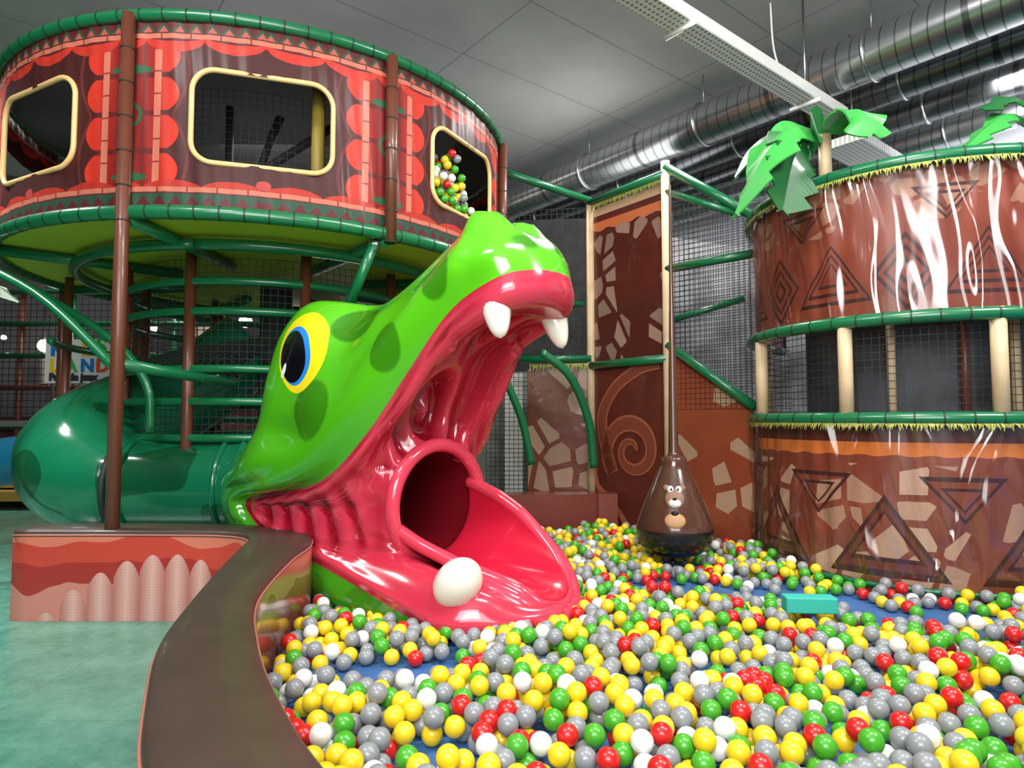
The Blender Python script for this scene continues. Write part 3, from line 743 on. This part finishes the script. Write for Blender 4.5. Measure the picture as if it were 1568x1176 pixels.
panel('backdrop_lowgrey',(-.6,8.2),(.5,8.1),.0,1.9,1.9,plain('pale_backdrop',(.25,.26,.24),.8,noise=.3),BS)
box('pale_pad',(.02,7.7,1.0),(.22,.05,1.7),plain('door_white',(.6,.6,.55),.5),BS)
dAB=np.array(B)-np.array(A); Lp=np.linalg.norm(dAB); dAB/=Lp; nAB=np.array((dAB[1],-dAB[0]))
def onp(a,z,off=.006): p=np.array(A)+dAB*a+nAB*off; return (p[0],p[1],z)
def ribbon(name,pts,wd,mat,off=.006):
    P=np.array(pts,float); T=np.gradient(P,axis=0); T/=np.linalg.norm(T,axis=1)[:,None]; N=np.c_[-T[:,1],T[:,0]]; V=[];F=[]
    for i,(p,n_) in enumerate(zip(P,N)):
        w=wd[i] if hasattr(wd,'__len__') else wd
        V+=[onp(*(p+n_*w),off),onp(*(p-n_*w),off)]
    for i in range(len(P)-1): F.append((2*i,2*i+1,2*i+3,2*i+2))
    mesh(name,V,F,mat,BS,smooth=False)
SW=plain('swirl_orange',(.36,.10,.05),.4,coat=.3); SW2=plain('swirl_brown',(.22,.05,.028),.4,coat=.3)
c0=np.array((.62,.98)); sp=[]
for k in range(90):
    t=k/89; a=t*2*math.pi*1.6+.1; r=.04+.27*t; sp.append(c0+r*np.array((math.cos(a)*1.25,math.sin(a)*1.15)))
tail=catmull([tuple(sp[-8]),tuple(sp[-1]),(.18,1.28),(.36,1.62),(.72,1.82),(1.0,1.86)],10)[10:]
allp=[tuple(p) for p in sp]+[tuple(p) for p in tail]
n_=len(allp)
ribbon('swirl_outline',allp,[.022+.065*min(1,i/70)*(1-.5*max(0,(i-90)/(n_-90))) for i in range(n_)],SW,.006)
ribbon('swirl_fill',allp,[.006+.055*min(1,i/70)*(1-.5*max(0,(i-90)/(n_-90))) for i in range(n_)],SW2,.010)
ribbon('swirl_tail',catmull([(.55,.2),(.3,.45),(.1,.6),(.05,.9)],8),.035,SW,.006)

# ---------------------------------------------------------------- BAG
BG=empty('teardrop_punching_bag')
bm=plain('bag_brown_vinyl',(.09,.035,.022),.2,coat=.8); bk=plain('bag_black_base',(.008,.008,.008),.3,coat=.3)
BX,BY=1.28,5.2
pr=[(0,.235),(.12,.24),(.20,.265),(.265,.315),(.295,.385),(.30,.455),(.285,.51),(.235,.65),(.175,.79),(.12,.91),(.095,.96),(.10,1.0),(.085,1.01),(.045,1.02),(.04,1.06),(.035,1.35),(.03,1.7),(.018,2.2),(.010,3.2)]
lathe('bag_body',pr,[bk,bm],BG,loc=(BX,BY,0),mi=[0]*5+[1]*13)
wt=plain('bear_white',(.85,.85,.8),.4); ft=plain('bear_fur',(.28,.15,.10),.5); blk_=plain('bear_black',(.01,.01,.01),.3)
def onbag(dx,z,r,mat,nm):
    rad=np.interp(z,[.50,.65,.79,.91],[.285,.235,.175,.12]); base=np.array((BX,BY)); dirv=np.array((-.22,-.975)); side_=np.array((.975,-.22))
    yy=math.sqrt(max(0,rad**2-dx**2)); p=base+side_*dx+dirv*yy
    ell(nm,(p[0],p[1],z),r,mat,BG,rot=(R_(-17),0,math.atan2(-.22,.975)),seg=16)
onbag(0,.70,(.075,.02,.075),ft,'bear_head'); onbag(-.06,.78,(.025,.015,.025),ft,'bear_ear'); onbag(.06,.78,(.025,.015,.025),ft,'bear_ear_b')
onbag(-.03,.765,(.026,.03,.034),wt,'bear_eye'); onbag(.03,.765,(.026,.03,.034),wt,'bear_eye_b'); onbag(-.025,.765,(.01,.045,.013),blk_,'pupil'); onbag(.025,.765,(.01,.045,.013),blk_,'pupil_b')
onbag(0,.67,(.05,.032,.036),wt,'muzzle'); onbag(0,.695,(.02,.05,.014),blk_,'nose'); onbag(0,.545,(.08,.02,.06),plain('bear_belly',(.5,.28,.12),.5),'belly'); onbag(0,.595,(.03,.03,.02),blk_,'honey_lid')

# ---------------------------------------------------------------- PALMS
LF1=plain('palm_leaf_light',(.045,.36,.06),.4,coat=.2); LF2=plain('palm_leaf_dark',(.010,.11,.025),.4,coat=.2)
def leaf(name,pts,wd,mat,parent,side,teeth=4,cut=.45):
    P=resample(catmull(pts,10),61); T=np.gradient(P,axis=0); T/=np.linalg.norm(T,axis=1)[:,None]; side=np.array(side,float)
    V=[];F=[]
    for i,p in enumerate(P):
        t=i/60; n_=side-T[i]*np.dot(side,T[i]); n_/=np.linalg.norm(n_); up=np.cross(T[i],n_); 
        if up[2]<0: up=-up
        w=wd*(math.sin(math.pi*min(1,t*.90+.08))**.55)*(1-cut*((t*teeth)%1)); tw=T[i]*w*.7
        V+=[p-n_*w-up*w*.3+tw,p,p+n_*w-up*w*.3+tw]
    for i in range(60):
        a=3*i; F+=[(a,a+1,a+4,a+3),(a+1,a+2,a+5,a+4)]
    o=mesh(name,V,F,mat,parent,smooth=False); s=o.modifiers.new('s','SOLIDIFY'); s.thickness=.012
PT=empty('artificial_palm_tree'); px,py=2.31,4.72
tube('trunk',[(px,py,2.95),(px,py,3.4)],.045,TANP,PT)
top=(px,py,3.40)
leaf('frond',[top,(px-.25,py-.1,3.42),(px-.52,py-.2,3.18),(px-.76,py-.25,2.74)],.22,LF1,PT,(.3,1,.9),3,.4)
leaf('frond',[top,(px-.12,py-.05,3.40),(px-.28,py-.1,3.18),(px-.38,py-.12,2.80)],.25,LF2,PT,(1,.3,.5),4,.4)
leaf('frond',[top,(px-.3,py+.1,3.48),(px-.5,py+.15,3.36),(px-.62,py+.15,3.15)],.18,LF2,PT,(.2,1,.3),4)
leaf('frond',[top,(px+.05,py-.18,3.46),(px+.09,py-.33,3.42),(px+.12,py-.42,3.22)],.21,LF1,PT,(1,.2,0),3,.35)
PT2=empty('artificial_palm_tree'); px,py=3.78,4.6
tube('trunk',[(px,py,2.95),(px,py,3.4)],.05,TANP,PT2)
top=(px,py,3.4)
leaf('frond',[top,(px-.25,py-.1,3.46),(px-.5,py-.2,3.32),(px-.74,py-.3,3.12)],.13,LF1,PT2,(.3,1,.6))
leaf('frond',[top,(px-.15,py-.3,3.4),(px-.3,py-.45,3.25),(px-.45,py-.5,3.05)],.12,LF2,PT2,(.8,.3,.6))
leaf('frond',[top,(px-.1,py-.1,3.50),(px-.25,py-.1,3.58),(px-.45,py-.1,3.50)],.12,LF2,PT2,(.3,1,.9))

box('foam_block',(1.62,3.62,.30),(.27,.1,.085),plain('turquoise_foam',(.03,.42,.36),.6),None,rotz=-.08,bevel=.008)

# ---------------------------------------------------------------- BALL PIT BALLS
r=.0385; cell=.08; grd={}; pts=[]
iy=np.array([p[1] for p in innr[::-1]]); ix=np.array([p[0] for p in innr[::-1]])
F2=np.array((.75,-.66));W2=np.array((.66,.75))
patch=[(-.56,3.0,.19),(-.36,3.08,.12),(1.2,4.45,.30),(1.0,4.6,.18),(1.85,4.3,.30),(2.1,4.12,.2),(2.4,3.85,.30),(1.95,3.92,.18),(1.35,3.9,.1),(.25,1.93,.12),(.05,1.78,.08),(1.25,2.35,.09),(1.9,2.6,.11),(2.3,3.2,.11),(.6,2.75,.08),(-.25,2.25,.09),(.9,1.75,.07),(1.55,1.95,.09),(2.9,3.6,.15),(.2,3.0,.07)]
def ok(x,y):
    if y<.95 or x<np.interp(y,iy,ix)+.045 or x>.86*y+.35: return False
    if y>4.3 and x<-1.1: return False
    if y>np.interp(x,[-1.2,.2,.9,1.5,2.1,3,6],[6.35,6.65,6.65,6.15,5.65,5.2,4.4])-.05: return False
    d=np.array((x,y))-O; s=d@F2; w=d@W2
    if -2.1<s<.74 and -(.53-.15*max(0,s))<w<.58: return False
    if (x-KX)**2+(y-KY)**2<(KR+.10)**2: return False
    if (x-BX)**2+(y-BY)**2<.22**2: return False
    if abs(x-1.62)<.18 and abs(y-3.62)<.1: return False
    return True
def hmax(x,y):
    pm=9
    for (a,b,q) in patch:
        e=math.sqrt(((x-a)/1.35)**2+((y-b)/.85)**2)/q
        pm=min(pm,e)
    if pm<1: return ZF+r*.5 if random.random()>.010 else ZF+r+.005
    h=ZF+r+.085+.035*math.sin(x*3.1+1)*math.sin(y*2.7)+.025*math.sin(x*9)*math.sin(y*8)
    if pm<1.8: h=min(h,ZF+r+.01+.09*(pm-1)/.8)
    d=np.array((x,y))-O; s=d@F2; w=d@W2
    if s<1.3 and -1.3<w<.3:
        k=max(0,min(1,(max(s-.65,-(w+.5),0))/.55)); h=min(h,ZF+r+.045+.09*k)
    if (x-BX)**2+(y-BY)**2<.5**2: h=min(h,ZF+r+.045)
    return h
def zat(x,y):
    i,j=int(x//cell),int(y//cell); z=ZF+r
    for a in(i-1,i,i+1):
        for b in(j-1,j,j+1):
            for q in grd.get((a,b),()):
                dd=(q[0]-x)**2+(q[1]-y)**2
                if dd<4*r*r: z=max(z,q[2]+math.sqrt(4*r*r-dd))
    return z
for _ in range(42000):
    y=random.uniform(.95,6.8); x=random.uniform(-1.3,.86*y+.3)
    if not ok(x,y): continue
    best=None
    for k in range(5):
        xa=x+random.uniform(-.035,.035)*(k>0); ya=y+random.uniform(-.035,.035)*(k>0)
        if not ok(xa,ya): continue
        z=zat(xa,ya)
        if best is None or z<best[2]: best=(xa,ya,z)
    if best is None or best[2]>hmax(best[0],best[1]): continue
    pts.append(best); grd.setdefault((int(best[0]//cell),int(best[1]//cell)),[]).append(best)
pts=np.array(pts); print('BALLS',len(pts))
balls('ball_pit_balls',pts,r,pts[:,1]<2.9,np.random.choice(5,len(pts),p=[.31,.30,.20,.10,.09]))

# ---------------------------------------------------------------- FAR LEFT BACKGROUND
SG=empty('park_sign')
box('board',(-5.9,8.9,2.10),(.95,.03,.60),plain('sign_white',(.8,.8,.78),.4),SG)
cols=[(.02,.2,.6),(.8,.1,.02),(.9,.6,.02),(.05,.45,.08)]
def text(s_,p,size,col,parent):
    cu=bpy.data.curves.new('t','FONT'); cu.body=s_; cu.size=size; cu.extrude=.004; cu.offset=.010
    cu.materials.append(plain('letter',col,.4)); o=bpy.data.objects.new('letter',cu); link(o,parent); o.location=p; o.rotation_euler=(R_(90),0,0)
for i,ch in enumerate('KiDS'): text(ch,(-6.3+.21*i,8.87,2.18+.03*(i%2)),.30,cols[i%4],SG)
for i,ch in enumerate('LAND'): text(ch,(-6.3+.21*i,8.87,1.96),.24,cols[(i+2)%4],SG)
text('Parc de jeux',(-6.3,8.87,1.84),.13,(.05,.05,.05),SG)
for xx in(-6.3,-5.5): tube('sign_leg',[(xx,8.94,0),(xx,8.94,2.0)],.02,DARK,SG,seg=8)
FB=empty('distant_play_structure')
WD=plain('wood_steps',(.5,.3,.07),.5)
for k in range(6): box('step',(-7.3,9.6+.25*k,.2+.17*k),(1.0,.28,.14),WD,FB)
for k in range(9):
    xx=-8.5+k*.8; tube('post',[(xx,10.2,0),(xx,10.2,3.4)],.05,BROWNP if k%2 else GREEN,FB)
for zz_ in(1.2,1.8,2.3,2.8,3.3): tube('beam',[(-9,10.15,zz_),(-2,10.15,zz_)],.045,GREEN if zz_!=1.8 else BROWNP,FB)
box('orange_pad',(-3.5,9.6,1.6),(1.6,.1,1.1),plain('wall_print_pink',(.45,.14,.15),.6,noise=.5,nscale=4),FB)
for k in range(18): ell('climbing_hold',(-4.1+random.random()*1.2,9.53,1.15+random.random()*.9),(.04,.03,.04),BM[k%5],FB,seg=10)
box('railing_panel',(-5.5,10.4,.7),(6,.1,1.3),plain('maroon_pad',(.09,.02,.02),.6,noise=.5,nscale=2),FB)
box('deck',(-5.5,11,1.25),(6.5,1.8,.1),plain('deck_grey',(.15,.15,.15),.6),FB)
for k in range(10): box('rear_pad',(-8.6+k*.75,11.8,[2.2,1.7,2.6,1.9,2.9,2.1,1.6,2.5,1.9,2.7][k]),(.55,.08,.5),plain('rear_pad_%d'%k,[(.3,.25,.2),(.1,.1,.1),(.03,.2,.08),(.35,.06,.04)][k%4],.6),FB)
net('far_net',lambda a,b:(-8.8+a,10.1,1.3+b),7,2.0,BLACKNET,FB,.1,.006)
LM=emis('lamp_glow',(1,.93,.8),14)
for i,(xx,yy,zz_) in enumerate([(-9.0,11.5,2.75),(-8.2,11.4,2.6),(-6.3,11.3,2.9),(-4.6,11.2,3.0),(-9.2,11.4,2.2)]):
    e=empty('spotlight'); ell('bulb',(xx,yy,zz_),(.11,.11,.11),LM,e,seg=14); tube('stem',[(xx,yy,zz_+.08),(xx,yy,5.65)],.015,DARK,e,seg=6)
PT3=empty('artificial_palm_tree'); tube('trunk',[(-6.9,8,0),(-6.9,8,2.9)],.06,BROWNP,PT3)
leaf('frond',[(-6.9,8.0,2.9),(-6.5,8,3.0),(-6.1,8,2.75)],.15,LF2,PT3,(0,1,.2)); leaf('frond',[(-6.9,8.0,2.9),(-6.5,7.8,2.85),(-6.3,7.8,2.6)],.15,LF2,PT3,(0,1,.2))

# ---------------------------------------------------------------- LIGHTS
def area(name,loc,tgt,size,en,col=(1,1,1),sy=None,spread=None):
    l=bpy.data.lights.new(name,'AREA'); l.energy=en; l.size=size; l.color=col
    if sy: l.shape='RECTANGLE'; l.size_y=sy
    if spread: l.spread=R_(spread)
    o=bpy.data.objects.new(name,l); link(o); o.location=loc
    o.rotation_euler=(Vector(tgt)-Vector(loc)).to_track_quat('-Z','Y').to_euler(); return o
area('ceiling_lamp_a',(1.2,2.2,5.3),(.8,3.6,.3),1.6,150,(1,.98,.95),.5)
area('ceiling_lamp_b',(-2.6,1.2,5.3),(-1.5,4,1.0),1.5,135,(1,.99,.97),.4)
area('ceiling_lamp_c',(4.2,1.5,5.3),(3,5,1.5),1.5,215,(1,.98,.95),.4)
area('ceiling_lamp_d',(-5.4,4.6,5.2),(-4.3,4.4,0),1.0,75,(.97,1,1),.4,75)
area('ceiling_lamp_e',(1.5,6.6,4.9),(1.2,6.2,0),1.0,85,(1,.98,.95),.4)
area('front_fill',(-1,-3,4.3),(0,5,1.8),4,270,(.97,.98,1),2)  # added front fill behind the camera, not a fitted lamp
area('ceiling_lamp_g',(-5.5,9.5,5.3),(-5.5,10,0),2,190,(1,.95,.88))
area('ceiling_lamp_h',(5.5,6.4,4.3),(6.5,8.2,4.5),1.2,60)
area('tower_inner_fill',(cx,cy-.4,4.03),(cx,cy,2.8),1.0,50)  # added fill to brighten the drum interior, no fixture there
area('structure_lamp',(-2.6,8.9,2.6),(-2.4,8.4,0),1.2,26)
area('ceiling_bounce_a',(0,-1.5,2.8),(0,3.5,5.65),3,195,(1,1,.98))  # added light behind the camera, aimed up to brighten the ceiling
area('ceiling_bounce_b',(1.0,8.8,4.1),(.6,9.6,5.65),2,25,(1,1,.98))  # added upward fill for the far ceiling, no fixture there
w=bpy.data.worlds.new('World'); sc.world=w; w.use_nodes=True
w.node_tree.nodes['Background'].inputs[0].default_value=(.85,.9,1,1); w.node_tree.nodes['Background'].inputs[1].default_value=.5

# ---------------------------------------------------------------- CAMERA
cd=bpy.data.cameras.new('camera'); cd.lens=22.96; cd.sensor_width=36; cd.clip_start=.05
co=bpy.data.objects.new('camera',cd); link(co); co.location=(0,0,1.3); co.rotation_euler=(R_(93.15),0,0); sc.camera=co
